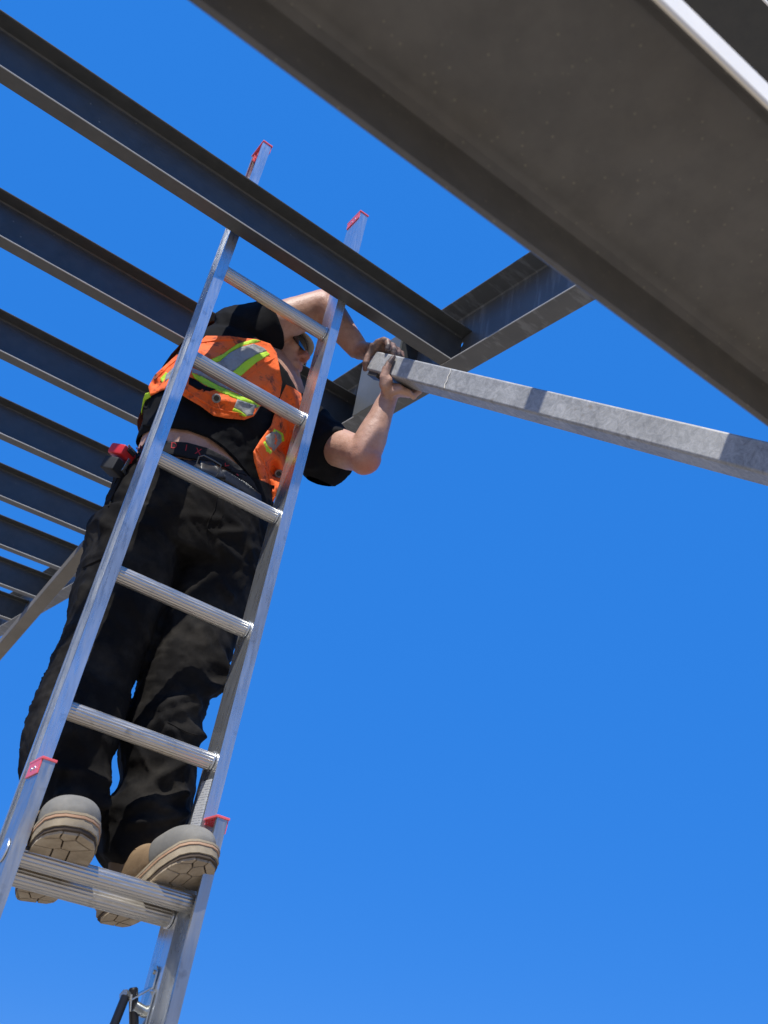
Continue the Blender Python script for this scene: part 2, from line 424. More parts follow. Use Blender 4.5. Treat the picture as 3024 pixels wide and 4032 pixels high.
# ------------------------------------------------------------------ setting: ground
me = bpy.data.meshes.new('ground')
me.from_pydata([(-1500, -1500, 0), (1500, -1500, 0), (1500, 1500, 0), (-1500, 1500, 0)], [], [(0, 1, 2, 3)])
me.materials.append(M['groundm']); g = bpy.data.objects.new('ground', me); scene.collection.objects.link(g); g['kind'] = 'structure'

# ------------------------------------------------------------------ steel frame
JZ, JH, JB, JY, JS, GX, GB, GZ, GH = 1.7232, .1503, .0472, 1.8051, .5681, 1.3782, .0743, 1.7224, .2412
def arc(cx, cy, r, a0, a1, n=4): return [(cx + r * math.cos(math.radians(a0 + (a1 - a0) * i / n)), cy + r * math.sin(math.radians(a0 + (a1 - a0) * i / n))) for i in range(n + 1)]
def channel(b, h, tw, tf, fil=.008, tip=.0015):
    """toes at x=0 (towards viewer), web at x=b-tw..b, bottom at y=0; tapered flanges with inner fillets"""
    toe = tf * .62
    p = [(tip, 0), (b, 0), (b, h), (tip, h), (0, h - tip), (0, h - toe + tip), (tip, h - toe)]
    p += [(b - tw - fil, h - tf - .002)] + [(b - tw - fil + fil * math.sin(math.radians(a)), h - tf - .002 - fil + fil * math.cos(math.radians(a))) for a in (30, 60, 90)]
    p += [(b - tw, tf + .002 + fil)] + [(b - tw - fil + fil * math.sin(math.radians(a)), tf + .002 + fil - fil * math.cos(math.radians(a))) for a in (60, 30, 0)]
    p += [(tip, toe), (0, toe - tip), (0, tip)]
    return p
def ibeam(b, h, tw, tf, fil=.009, tip=.0015):
    """centre of bottom at (0,0)"""
    hb, hw = b / 2, tw / 2
    p = [(-hb + tip, 0), (hb - tip, 0), (hb, tip), (hb, tf - tip), (hb - tip, tf)]
    p += [(hw + fil - fil * math.sin(math.radians(a)), tf + fil - fil * math.cos(math.radians(a))) for a in (0, 30, 60, 90)]
    p += [(hw + fil - fil * math.sin(math.radians(a)), h - tf - fil + fil * math.cos(math.radians(a))) for a in (90, 60, 30, 0)]
    p += [(hb - tip, h - tf), (hb, h - tf + tip), (hb, h - tip), (hb - tip, h), (-hb + tip, h), (-hb, h - tip), (-hb, h - tf + tip), (-hb + tip, h - tf)]
    p += [(-hw - fil + fil * math.sin(math.radians(a)), h - tf - fil + fil * math.cos(math.radians(a))) for a in (0, 30, 60, 90)]
    p += [(-hw - fil + fil * math.sin(math.radians(a)), tf + fil - fil * math.cos(math.radians(a))) for a in (90, 60, 30, 0)]
    p += [(-hb + tip, tf), (-hb, tf - tip), (-hb, tip)]
    return p
JL = ['dark steel joist in front of the ladder top, topmost of the row',
      'second steel joist from the top, passing behind the left ladder rail',
      'third steel joist from the top, running behind the ladder to the orange vest',
      'fourth steel joist from the top, running behind the red tape measure on the hip',
      'fifth steel joist from the top, with the open tube end just below it',
      'sixth steel joist from the top, crossed by the upper end of the angled brace',
      'seventh steel joist from the top, crossing behind the middle of the angled brace',
      'eighth steel joist from the top, short piece above the angled brace',
      'ninth steel joist from the top, farthest sliver at the left picture edge']
GW = .007
def make_joist(i):
    y = JY + i * JS
    pr = channel(JB, JH, .0055, .008)
    md = prism(pr, (-3.6, y, JZ), (GX + GB - GW - .002, y, JZ), (0, 1, 0), (0, 0, 1))
    o = single('steel_joist', md, M['primer'], JL[i] if i < 9 else 'far steel joist beyond the left edge', 'steel joist', (0, y, JZ), 25, 'steel joists framing into the girder')
    return sunlit_edge(o, lambda p: p.center.y < .0012 and p.center.z < JH * .5)
for i in range(9): make_joist(i)

gird = thing('girder', 'deep grey girder behind the raised hands, into which the joists run', 'girder', (GX, 2, GZ))
def gz_(i): return None
# girder channel: toes towards the joists; joists are coped into it
gp = channel(GB, GH, GW, .009, .009)
gs_ = part('beam_section', prism(gp, (GX, .9, GZ - .0012), (GX, 9.5, GZ - .0012), (1, 0, 0), (0, 0, 1)), M['girder'], gird, 25)
sunlit_edge(gs_, lambda p: p.center.x < .0012 and p.center.z < GH * .5)
# connection plate standing flush between the flange tips, with side stiffeners
PY0, PY1 = 2.075, 2.285
part('connection_plate', box((GX - .004, (PY0 + PY1) / 2, GZ + GH / 2 - .002), (.0045, 0, 0), (0, (PY1 - PY0) / 2, 0), (0, 0, GH / 2 + .003), .0012), M['plate'], gird, 30, 'pale sunlit plate closing the girder beside the raised hand')
for yy in (PY0 + .004, PY1 - .004):
    part('stiffener', box((GX + GB / 2 - .003, yy, GZ + GH / 2), (GB / 2 - .005, 0, 0), (0, .004, 0), (0, 0, GH / 2 - .0095)), M['primer'], gird)
_d = ray(995, 745); HP = _d * ((GX + GB - GW) / _d.x)         # drilled hole through the web, sky shows through it
_cm = bpy.data.meshes.new('tmp'); _cv, _cf = tube([HP - V((.02, 0, 0)) - V((GX, 2, GZ)), HP + V((.03, 0, 0)) - V((GX, 2, GZ))], .0115, 20)
_cm.from_pydata([tuple(v) for v in _cv], [], _cf); _co = bpy.data.objects.new('tmp', _cm); scene.collection.objects.link(_co); _co.matrix_world = gird.matrix_world.copy()
_bm = bmesh.new(); _bm.from_mesh(_cm); bmesh.ops.recalc_face_normals(_bm, faces=_bm.faces); _bm.to_mesh(_cm); _bm.free()
bpy.context.view_layer.update()
_b = gs_.modifiers.new('hole', 'BOOLEAN'); _b.object = _co; _b.operation = 'DIFFERENCE'; _b.solver = 'EXACT'
_dg = bpy.context.evaluated_depsgraph_get(); _new = bpy.data.meshes.new_from_object(gs_.evaluated_get(_dg)); gs_.modifiers.remove(_b); gs_.data = _new
bpy.data.objects.remove(_co)

def tube_section(P, D, h, u, W, H, t, L, open_end=False, r=.0065):
    """rounded hollow section, P = lower corner on the near side; h across, u up"""
    def rr(w0, h0, w1, h1, rad):
        return arc(w1 - rad, h1 - rad, rad, 0, 90, 4) + arc(w0 + rad, h1 - rad, rad, 90, 180, 4) + arc(w0 + rad, h0 + rad, rad, 180, 270, 4) + arc(w1 - rad, h0 + rad, rad, 270, 360, 4)
    o = rr(0, 0, W, H, r); q = rr(t, t, W - t, H - t, max(r - t, .002)); n = len(o)
    P, D, h, u = V(P), V(D), V(h), V(u); vs = []
    for base in (P, P + D * L):
        vs += [base + h * a + u * b for a, b in o] + [base + h * a + u * b for a, b in q]
    fs = []
    for k in range(n):
        k2 = (k + 1) % n
        fs += [(k, k2, 2 * n + k2, 2 * n + k), (n + k, 3 * n + k, 3 * n + k2, n + k2), (k, n + k, n + k2, k2), (2 * n + k, 2 * n + k2, 3 * n + k2, 3 * n + k)]
    return vs, fs
TP = V((1.123, 1.85, 1.557)); TD = V((.15, -.85, -.505)).normalized()
TH = TD.cross(V((0, 0, 1))).normalized(); TH = TH if TH.x > 0 else -TH
TU = TH.cross(TD); TU = TU if TU.z > 0 else -TU
TW = .062
brace = thing('brace_tube', 'galvanised square tube held up by the man, running off to the right', 'steel tube', TP)
part('hollow_section', tube_section(TP, TD, TH, TU, TW, TW, .005, 2.3), M['galv'], brace, 30)
pw = TP + TD * .352
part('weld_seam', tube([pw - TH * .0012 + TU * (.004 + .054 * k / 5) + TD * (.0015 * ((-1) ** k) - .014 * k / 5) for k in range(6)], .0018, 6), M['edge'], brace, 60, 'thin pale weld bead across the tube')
# lug plate at the far corner of the tube end
part('end_lug', box(TP + TD * .03 + TH * .02 - TU * .006, TD * .022, TH * .014, TU * .006, .001), M['primer'], brace, 30)

BD = V((.02, .955, -.30)).normalized(); BH = BD.cross(V((0, 0, 1))).normalized(); BH = BH if BH.x > 0 else -BH
BU = BH.cross(BD); BU = BU if BU.z > 0 else -BU
fb = thing('installed_brace', 'open ended rectangular steel brace sloping down under the far joists at the left', 'brace', (1.172, 4.12, 1.66))
part('hollow_section', tube_section((1.172, 4.12, 1.66), BD, BH, BU, .066, .046, .004, 3.2, r=.006), M['old_brace'], fb, 30)

# near beam lying on its side close overhead, and what stands above it
D0 = V((.995, -.075, -.063)).normalized()
EV = (V((0, 0, 1)) - D0 * D0.z).normalized(); EH = EV.cross(D0); EH = EH if EH.y > 0 else -EH
def yz(a, v): return EH * a + EV * v
al = math.radians(16)
hv = EH * math.sin(al) + EV * math.cos(al)          # along the flanges (up)
wv = EH * math.cos(al) - EV * math.sin(al)          # across the web
C1 = yz(.2846, .6623)
prof = channel(.072, .203, .0065, .0095, .018, .002)  # channel laid toes down
nb = single('overhead_beam', prism(prof, C1 - D0 * 2.2, C1 + D0 * 3.6, hv, wv), M['primer_near'],
            'large weathered steel beam close overhead, out of focus, filling the upper right', 'steel beam', C1, 25)
sunlit_edge(nb, lambda p: p.center.dot(wv) < .003, 'edge')
ub_c = yz(.489 + .14, 1.35)
single('upper_beam', prism(ibeam(.28, .206, .007, .010, .011), ub_c - D0 * 1.5, ub_c + D0 * 5, EH, EV), M['primer'],
       'dark textured underside of a higher beam seen in the top right corner', 'steel beam', ub_c, 25)
sunlit_edge(scene.objects['upper_beam'], lambda p: p.center.dot(EH) < -.138, 'edge')
for k, yy in enumerate((1.505, .998)):  # added bars, unseen from the camera, placed to throw shadow stripes on the tube
    single('roof_bar', box((1.2, yy, 2.105), (4.2, 0, 0), (0, .024, 0), (0, 0, .005), .001), M['primer'],
           ['flat steel roof bar hidden above the large overhead beam, farther one', 'flat steel roof bar hidden above the large overhead beam, nearer one'][k], 'steel bar', (1.6, yy, 2.1), 30)

# ------------------------------------------------------------------ extension ladder
LP = V((.8218, 1.8842, 1.6159)); LU = V((.063, .066, .996)).normalized()
LX = V((.997, -.058, -.059)); LX = (LX - LU * LX.dot(LU)).normalized(); LN = LX.cross(LU); LN = LN if LN.y < 0 else -LN
def lp(x, t, n): return LP + LX * x + LU * t + LN * n
lad = thing('extension_ladder', 'aluminium extension ladder with red end caps, the man standing on it', 'ladder', lp(0, -3.2, 0))
def rail(s, w, nc, hh, fl, t0, t1, outward, m, tw=.0035):
    """C-section rail. s = side (-1/1), web inner face at s*w, flanges of length fl pointing outward or inward"""
    d = s if outward else -s
    x0 = s * w; lip = .0045
    # profile in (LX, LN): web thickness tw outward from x0 when outward, flanges on both N sides with a small lip
    def q(a, n): return (x0 + d * a, nc + n)
    p = [q(0, -hh), q(fl, -hh), q(fl, -hh + lip + .002), q(fl - .0022, -hh + lip + .002), q(fl - .0022, -hh + .0030), q(tw + .004, -hh + .0032), q(tw, -hh + .007),
         q(tw, -.010), q(tw + .0016, -.008), q(tw + .0016, .008), q(tw, .010),
         q(tw, hh - .007), q(tw + .004, hh - .0032), q(fl - .0022, hh - .0030), q(fl - .0022, hh - lip - .002), q(fl, hh - lip - .002), q(fl, hh), q(0, hh)]
    return part('rail', prism(p, LP + LU * t0, LP + LU * t1, LX, LN), m, lad, 20)
FW, FHH, FFL = .1611, .0339, .0262
rails = [rail(-1, FW, 0, FHH, FFL, -3.1, .494, True, M['alu']), rail(1, FW, 0, FHH, FFL, -3.1, .488, True, M['alu'])]
BW, BN, BFL = .189, .087, .023
BHH = .034; BC = BN - BHH; BT = -1.3437
rails += [rail(-1, BW, BC, BHH, BFL, -3.6, BT, False, M['alu_dull']), rail(1, BW, BC, BHH, BFL, -3.6, BT, False, M['alu_dull'])]
def rung_profile(r):
    """D shape: flat ribbed tread towards the top, rounded below; ribs are real"""
    p = []; n = 44
    for k in range(n):
        a = 2 * math.pi * k / n
        x, z = math.cos(a), math.sin(a)
        rr = r * (1.0 + (.045 if k % 2 else -.030))
        px, pz = x * rr, z * rr
        if pz > r * .80: pz = r * .80 + (.0004 if k % 2 else -.0003)
        p.append((px, pz))
    return p
tread_up = V((0, 0, 1)); tread_up = (tread_up - LX * tread_up.dot(LX)).normalized(); tread_side = tread_up.cross(LX).normalized()
def make_rung(t, nc, w, r, collar_out):
    c = LP + LU * t + LN * nc
    o = part('rung', prism(rung_profile(r), c - LX * (w - .001), c + LX * (w - .001), tread_side, tread_up), M['rung'], lad, 50)
    for s in (-1, 1):
        e = c + LX * s * (w - .006)
        ring = tube([e, e + LX * s * .002, e + LX * s * .0045, e + LX * s * .0055], [r * 1.02, r * 1.17, r * 1.17, r * 1.05], 28)
        part('collar', ring, M['alu'], o, 40)
        e2 = c + LX * s * (w + .0042)
        part('collar', tube([e2, e2 + LX * s * .001, e2 + LX * s * .003, e2 + LX * s * .0034], [r * 1.05, r * 1.12, r * 1.06, r * .7], 28), M['alu'], o, 40)
    return o
for k in range(10): make_rung(-.3048 * k, 0, FW, .0185, True)
for k in range(7): make_rung(-1.499 - .3048 * k, BC, BW - .004, .0185, False)
def end_cap(s, w, nc, hh, fl, t, outward, m=M['cap']):
    d = s if outward else -s; x0 = s * w
    xa, xb = sorted((x0 - d * .0035, x0 + d * (fl + .002)))
    xm, xh = (xa + xb) / 2, (xb - xa) / 2
    top = box(lp(xm, t + .0025, nc), LX * xh, LN * (hh + .0025), LU * .0025, .001)
    # skirt over the web's free face, and inner plug with ribs
    sk = box(lp(x0 - d * .0015, t - .012, nc), LX * .0013, LN * (hh - .001), LU * .0135, .0005)
    pl_ = .017 if outward else .004
    plug = box(lp(x0 + d * (fl * .5 + .001), t - .0005 - pl_ * .9, nc - hh * .55), LX * (fl * .42), LN * .0016, LU * pl_, .0004)
    ribs = [box(lp(x0 + d * (fl * .5), t - pl_ * .75, nc + n_), LX * (fl * .36), LN * .0012, LU * pl_ * .72) for n_ in (-.012, 0, .012, hh * .62)]
    o = part('end_cap', join(top, sk, plug, *ribs), m, lad, 30)
    for nn in (-.008, .010):
        e = lp(x0 - d * .0028, t - .013, nc + nn)
        part('rivet', tube([e, e - LX * d * .0012, e - LX * d * .002], [.0034, .003, .0014], 12), M['alu'], o, 40)
    return o
end_cap(-1, FW, 0, FHH, FFL, .494, True); end_cap(1, FW, 0, FHH, FFL, .488, True)
end_cap(-1, BW, BC, BHH, BFL, BT, False); end_cap(1, BW, BC, BHH, BFL, BT, False)
part('safety_label', box(lp(FW - .0008, -1.335, .004), LX * .0006, LN * .022, LU * .075), M['sticker'], lad, 0, 'white printed label on the inner side of the right rail')
# rung lock bracket with swinging black bars, one each side
def lock(s):
    k = 1.0 if s > 0 else .72
    x = s * (FW - .002)
    t0 = -1.62
    b_ = part('lock_bracket', join(
        tube([lp(x, t0, .004), lp(x - s * .003, t0, .004)], .011, 24),
        box(lp(x - s * .0015, t0 - .014, .004), LX * .0015, LN * .011, LU * .014, .0004),
        box(lp(x - s * .020, t0 - .040, .006), (LX * s * -.018 + LU * -.014), LN * .010, LU * .0016, .0004),
        box(lp(x - s * .0015, t0 - .062, .008), LX * .0015, LN * .016, LU * .030, .0004)), M['zinc'], lad, 30)
    part('rivet', tube([lp(x - s * .003, t0, .004), lp(x - s * .006, t0, .004)], .004, 12), M['zinc'], b_, 30)
    part('spacer', tube([lp(x - s * .002, t0 - .066, .006), lp(x - s * .026, t0 - .060, .008)], .010, 18), M['zinc'], b_, 40)
    part('bolt', tube([lp(x - s * .040 * k, t0 - .050, .006), lp(x - s * .052 * k, t0 - .046, .010)], .0095, 6), M['zinc'], b_, 20)
    if s > 0:
        def pl(px, py, n):
            d = ray(px, py); return d * ((lp(0, 0, n) * 1.0).dot(LN) / d.dot(LN))
        for (a, b, r, n) in (((288, 2133), (290, 2250), .0085, .005), ((272, 2150), (236, 2240), .0080, .020)):
            A, B = pl(*a, n), pl(*b, n); part('lock_bar', tube([A, A.lerp(B, .03), B], [r * .7, r, r], 14), M['blackmetal'], b_, 40)
        part('spring', tube([pl(284, 2148, .03), pl(281, 2185, .03)], .002, 8), M['zinc'], b_, 40)
    else:
        q0 = lp(x + .026, t0 - .048, .010); part('lock_bar', tube([q0, q0 - LU * .02, q0 - LU * .35], [.006, .0085, .0085], 14), M['blackmetal'], b_, 40)
lock(1); lock(-1)

# ------------------------------------------------------------------ the man
XV = V((1, -.06, -.06)).normalized()
SH = V((.86, -.05, -.50)).normalized()
man = thing('person', 'man in orange vest and black trousers standing on the ladder, holding up a tube', 'person', (.82, 2.0, .12))

# --- torso volume
torso_secs = [
    (at(412, 1120, 2.07), .165, .120, XV), (at(430, 1040, 2.08), .172, .130, XV), (at(448, 975, 2.09), .172, .132, XV),
    (at(468, 915, 2.105), .170, .130, XV.lerp(SH, .3)), (at(500, 860, 2.12), .178, .128, XV.lerp(SH, .55)),
    (at(540, 822, 2.13), .180, .118, XV.lerp(SH, .8)), (at(572, 800, 2.14), .160, .095, SH), (at(590, 785, 2.145), .10, .065, SH)]
torso = loft(smooth_secs(torso_secs), 36, 2.3)
# --- joints
S1, E1, W1 = at(512, 730, 2.10), at(697, 660, 1.985), at(776, 757, 1.91)
S2, E2, W2 = at(680, 950, 2.05), at(785, 985, 1.83), at(843, 848, 1.79)
ARM = V((0, -.6, .8))
arm1 = loft(smooth_secs([(S1, .068, .066, ARM), (S1.lerp(E1, .35), .062, .060, ARM), (S1.lerp(E1, .7), .055, .053, ARM), (E1 + V((.004, 0, .006)), .047, .046, ARM)]), 24)
fore1 = loft(smooth_secs([(E1 + V((-.008, 0, -.004)), .046, .046, ARM), (E1.lerp(W1, .3), .047, .045, ARM), (E1.lerp(W1, .65), .038, .035, ARM), (W1, .031, .025, ARM)]), 24)
arm2 = loft(smooth_secs([(S2, .062, .060, ARM), (S2.lerp(E2, .4), .056, .054, ARM), (S2.lerp(E2, .8), .050, .050, ARM), (E2, .044, .044, ARM)]), 24)
fore2 = loft(smooth_secs([(E2 + V((0, 0, .004)), .044, .045, ARM), (E2.lerp(W2, .28), .044, .043, ARM), (E2.lerp(W2, .65), .035, .032, ARM), (W2, .027, .024, ARM)]), 24)
elb = join(ellipsoid(E1, V((.047, 0, 0)), V((0, .047, 0)), V((0, 0, .048))), ellipsoid(E2 + V((.004, 0, -.004)), V((.046, 0, 0)), V((0, .046, 0)), V((0, 0, .046))))
# --- hands
def finger(pts, r0, r1):
    n = len(pts); return join(tube(pts, [r0 + (r1 - r0) * i / (n - 1) for i in range(n)], 10),
                              *[ellipsoid(p, V((1, 0, 0)) * (r0 + (r1 - r0) * i / (n - 1)) * 1.06, V((0, 1, 0)) * (r0 + (r1 - r0) * i / (n - 1)) * 1.06, V((0, 0, 1)) * (r0 + (r1 - r0) * i / (n - 1)) * 1.06, 10, 8) for i, p in enumerate(pts)])
# right-of-picture hand: palm cups the tube's underside, thumb up its sunlit side, fingers up the far side
def tt(s, a, b): return TP + TD * s + TH * a + TU * b       # on-tube coordinates
palm2 = [loft([(W2, .027, .023, TD), (tt(.115, .012, -.030), .034, .020, TD), (tt(.125, .034, -.019), .043, .016, TD), (tt(.130, .060, -.016), .044, .014, TD)], 20)]
for i, (s, ln) in enumerate(((.094, .9), (.117, 1.0), (.140, .96), (.163, .78))):
    palm2.append(finger([tt(s, .045, -.016), tt(s, .070, -.015), tt(s + .001, .0775, .006), tt(s + .002, .0745, .030 * ln), tt(s + .003, .071, .048 * ln)], .0100, .0078))
palm2.append(finger([tt(.122, .000, -.030), tt(.112, -.010, -.014), tt(.104, -.0125, .010), tt(.101, -.011, .034), tt(.0985, -.0088, .050)], .0145, .0082))
palm2.append(ellipsoid(tt(.116, .000, -.022), TD * .020, TH * .016, TU * .022))
# left-of-picture hand: over the tube's end and top, wrist behind, knuckles up
G1 = tt(-.008, .030, TW + .018)
kn = [tt(-.016 + .0 * i, -.006 + .021 * i, TW + .026 - .002 * i) for i in range(4)]
palm1 = [loft([(W1, .026, .028, TH), (W1.lerp(tt(-.020, .022, TW + .004), .6), .036, .022, TH), (tt(-.020, .024, TW + .006), .040, .020, TH), (tt(-.012, .028, TW + .022), .040, .016, TH)], 20)]
for i, (a, ln) in enumerate(((-.004, .9), (.018, 1.0), (.039, .96), (.059, .80))):
    palm1.append(finger([tt(-.014, a, TW + .022), tt(.004, a, TW + .034), tt(.028 * ln, a + .001, TW + .032), tt(.044 * ln, a + .001, TW + .020), tt(.050 * ln, a + .001, TW + .0085)], .0105, .0080))
palm1.append(finger([tt(-.024, .000, .056), tt(-.020, -.004, .036), tt(-.012, -.004, .016), tt(-.010, .004, .002)], .0135, .0088))
# --- head
HC = at(588, 768, 2.13)
HS = 1.0
FV = V((.66, -.74, .14)).normalized(); UV = V((.10, -.06, 1.0)); UV = (UV - FV * UV.dot(FV)).normalized(); LV = UV.cross(FV).normalized()
def hd(f, l, u): return HC + (FV * f + LV * l + UV * u) * HS
def hel(f, l, u, a, b, c, n=18): return ellipsoid(hd(f, l, u), FV * a * HS, LV * b * HS, UV * c * HS, n, 12)
head_parts = [hel(-.012, 0, .030, .094, .074, .086),
    loft([(hd(.018, 0, .035), .062, .066, LV), (hd(.030, 0, 0), .061, .060, LV), (hd(.034, 0, -.035), .054, .052, LV), (hd(.040, 0, -.068), .040, .042, LV), (hd(.046, 0, -.088), .026, .030, LV)], 24),
    hel(.072, 0, -.082, .019, .022, .018), hel(.078, 0, -.050, .016, .026, .013),                    # chin, upper lip area
    hel(.088, 0, -.046, .008, .022, .0045), hel(.087, 0, -.057, .0085, .019, .005),                  # lips
    loft([(hd(.082, 0, .022), .009, .009, LV), (hd(.094, 0, .002), .011, .012, LV), (hd(.106, 0, -.018), .014, .012, LV)], 16),
    hel(.098, .012, -.022, .010, .007, .008), hel(.098, -.012, -.022, .010, .007, .008), hel(.108, 0, -.020, .010, .010, .009),
    hel(.078, .033, .002, .016, .020, .016), hel(.078, -.033, .002, .016, .020, .016),               # cheeks
    hel(.082, 0, .034, .016, .050, .010),                                                            # brow
    hel(-.004, .076, .000, .017, .007, .030), hel(-.004, -.076, .000, .017, .007, .030),             # ears
    loft([(at(596, 800, 2.13), .062, .062, LV), (HC + UV * -.075 - FV * .02, .057, .058, LV), (HC + UV * -.02 - FV * .02, .052, .055, LV)], 24)]
skin = remesh(join(torso, arm1, fore1, arm2, fore2, elb, *palm1, *palm2, *head_parts), .0042, 3, .5)
def on_skin(v, n):
    return .0012 * noise.noise(v * 30) + .0005 * noise.noise(v * 90)
skin = displace(skin, on_skin)
body = part('body', skin, M['skin'], man, 180)
red = body.data.attributes.new('redness', 'FLOAT', 'POINT'); gr = body.data.attributes.new('grime', 'FLOAT', 'POINT')
elb2 = at(800, 1010, 1.82); nose = hd(.11, 0, -.02)
for i, v in enumerate(skin[0]):
    r = .75 * math.exp(-((v - elb2).length / .05) ** 2) + .55 * math.exp(-((v - nose).length / .035) ** 2) + .3 * math.exp(-((v - E1).length / .05) ** 2) + .5 * math.exp(-((v - hd(.09, 0, -.051)).length / .013) ** 2) + .25 * math.exp(-((v - hd(.05, .04, -.03)).length / .04) ** 2)
    red.data[i].value = min(.9, r)
    g1 = (v - W1).length; a1 = max(0, min(1, ((v - E1).dot((W1 - E1).normalized()) - (W1 - E1).length * .96) / .05))
    a2 = max(0, min(1, ((v - E2).dot((W2 - E2).normalized()) - (W2 - E2).length * 1.02) / .05))
    near1 = (v - G1).length < .14; near2 = (v - tt(.12, .03, 0)).length < .12
    gr.data[i].value = (.85 * a1 if near1 else 0) + (.55 * a2 if near2 else 0)

# --- T-shirt: torso shell, sleeves
shirt_secs = [(c, a + .012, b + .012, s) for c, a, b, s in torso_secs[3:-1]]
c, a, b, s = torso_secs[3]
shirt_secs[0] = (at(472, 902, 2.11), a + .012, b + .010, s)
sl1b = S1.lerp(E1, .42) + V((0, .01, 0))
sleeve1 = loft(smooth_secs([(at(500, 800, 2.13), .080, .090, ARM), (at(492, 748, 2.13), .084, .088, ARM), (S1 + V((0, .010, 0)), .092, .090, ARM), (sl1b, .076, .076, ARM)]), 28, 2, .12)
sl2b = at(716, 990, 1.955)
sleeve2 = loft(smooth_secs([(at(630, 900, 2.12), .090, .085, ARM), (at(672, 945, 2.06), .085, .080, ARM), (sl2b, .087, .084, ARM)]), 28, 2, .10)
shirt_secs[-1] = (at(560, 806, 2.135), .150, .085, SH)
shirt = remesh(join(loft(smooth_secs([(at(440, 1000, 2.09), .185, .140, XV)] + shirt_secs), 40, 2.3), sleeve1, sleeve2), .006, 4)
shirt = cut(shirt, at(305, 945, 2.12), at(420, 918, 1.95), at(640, 1040, 2.06), False)
def ridges(lines):
    L = [(V(a), V(b), w, h) for a, b, w, h in lines]
    def fn(v, n=None):
        r = 0
        for a, b, w, h in L:
            ab = b - a; t = max(0, min(1, (v - a).dot(ab) / ab.length_squared)); d = (v - a - ab * t).length
            r += 1.35 * h * math.exp(-(d / w) ** 2)
        return r
    return fn
sr = ridges([(at(470, 770, 2.05), at(560, 700, 2.04), .012, .008), (at(450, 720, 2.1), at(540, 665, 2.06), .012, .007), (at(655, 930, 2.0), at(750, 945, 1.92), .014, .007), (at(650, 1000, 2.0), at(735, 1030, 1.92), .012, .006)])
shirt = displace(shirt, lambda v, n: sr(v) + (1 - abs(noise.noise(V((v.x * 10 + v.z * 9, v.y * 7, v.z * 8 - v.x * 6))))) ** 7 * .0035 + .006 * noise.noise(v * 9) + .003 * noise.noise(v * V((28, 28, 12))))
part('t_shirt', shirt, M['shirt'], man, 180)
# sleeve openings: rolled hems
def hem_ring(c, ax, r, rr=.0035):
    ax = ax.normalized(); u = ax.orthogonal().normalized(); w = ax.cross(u)
    pts = [c + (u * math.cos(2 * math.pi * k / 32) + w * math.sin(2 * math.pi * k / 32)) * r * (1 + .03 * math.sin(3 * k)) for k in range(33)]
    return tube(pts, rr, 8, False)

under = bvh_of(skin)
shirt_b = bvh_of(join(shirt, skin))
# --- trousers
HV = XV
tr_pel = loft(smooth_secs([(at(452, 1012, 2.08), .186, .140, HV), (at(420, 1090, 2.07), .205, .150, HV), (at(395, 1165, 2.06), .212, .150, HV), (at(378, 1215, 2.06), .205, .135, HV)]), 40, 2.3, .15)
def leg(pts): return loft(smooth_secs([(at(x, y, d), a, b, HV) for x, y, d, a, b in pts]), 32, 2.2, .15)
legL = leg([(300, 1140, 2.06, .114, .125), (272, 1240, 2.05, .108, .118), (240, 1350, 2.03, .097, .108), (200, 1450, 2.00, .090, .102), (168, 1550, 1.98, .095, .100), (146, 1630, 1.96, .088, .094), (148, 1700, 1.95, .080, .092), (148, 1768, 1.92, .068, .088)])
legR = leg([(487, 1140, 2.06, .116, .125), (462, 1240, 2.05, .106, .118), (428, 1350, 2.02, .098, .108), (396, 1440, 1.98, .088, .102), (362, 1530, 1.97, .078, .092), (343, 1620, 1.95, .081, .090), (338, 1700, 1.94, .076, .090), (312, 1780, 1.93, .092, .092), (278, 1835, 1.93, .070, .082), (252, 1872, 1.93, .045, .07)])
knee = ellipsoid(at(432, 1478, 1.955), XV * .052, V((0, .06, 0)), V((0, 0, .034)))
pants = remesh(join(tr_pel, legL, legR, knee), .0062, 4)
pants = cut(pants, at(292, 985, 2.08), at(425, 1000, 1.94), at(600, 1066, 2.08), True)
def P_(x, y, d=1.93): return at(x, y, d)
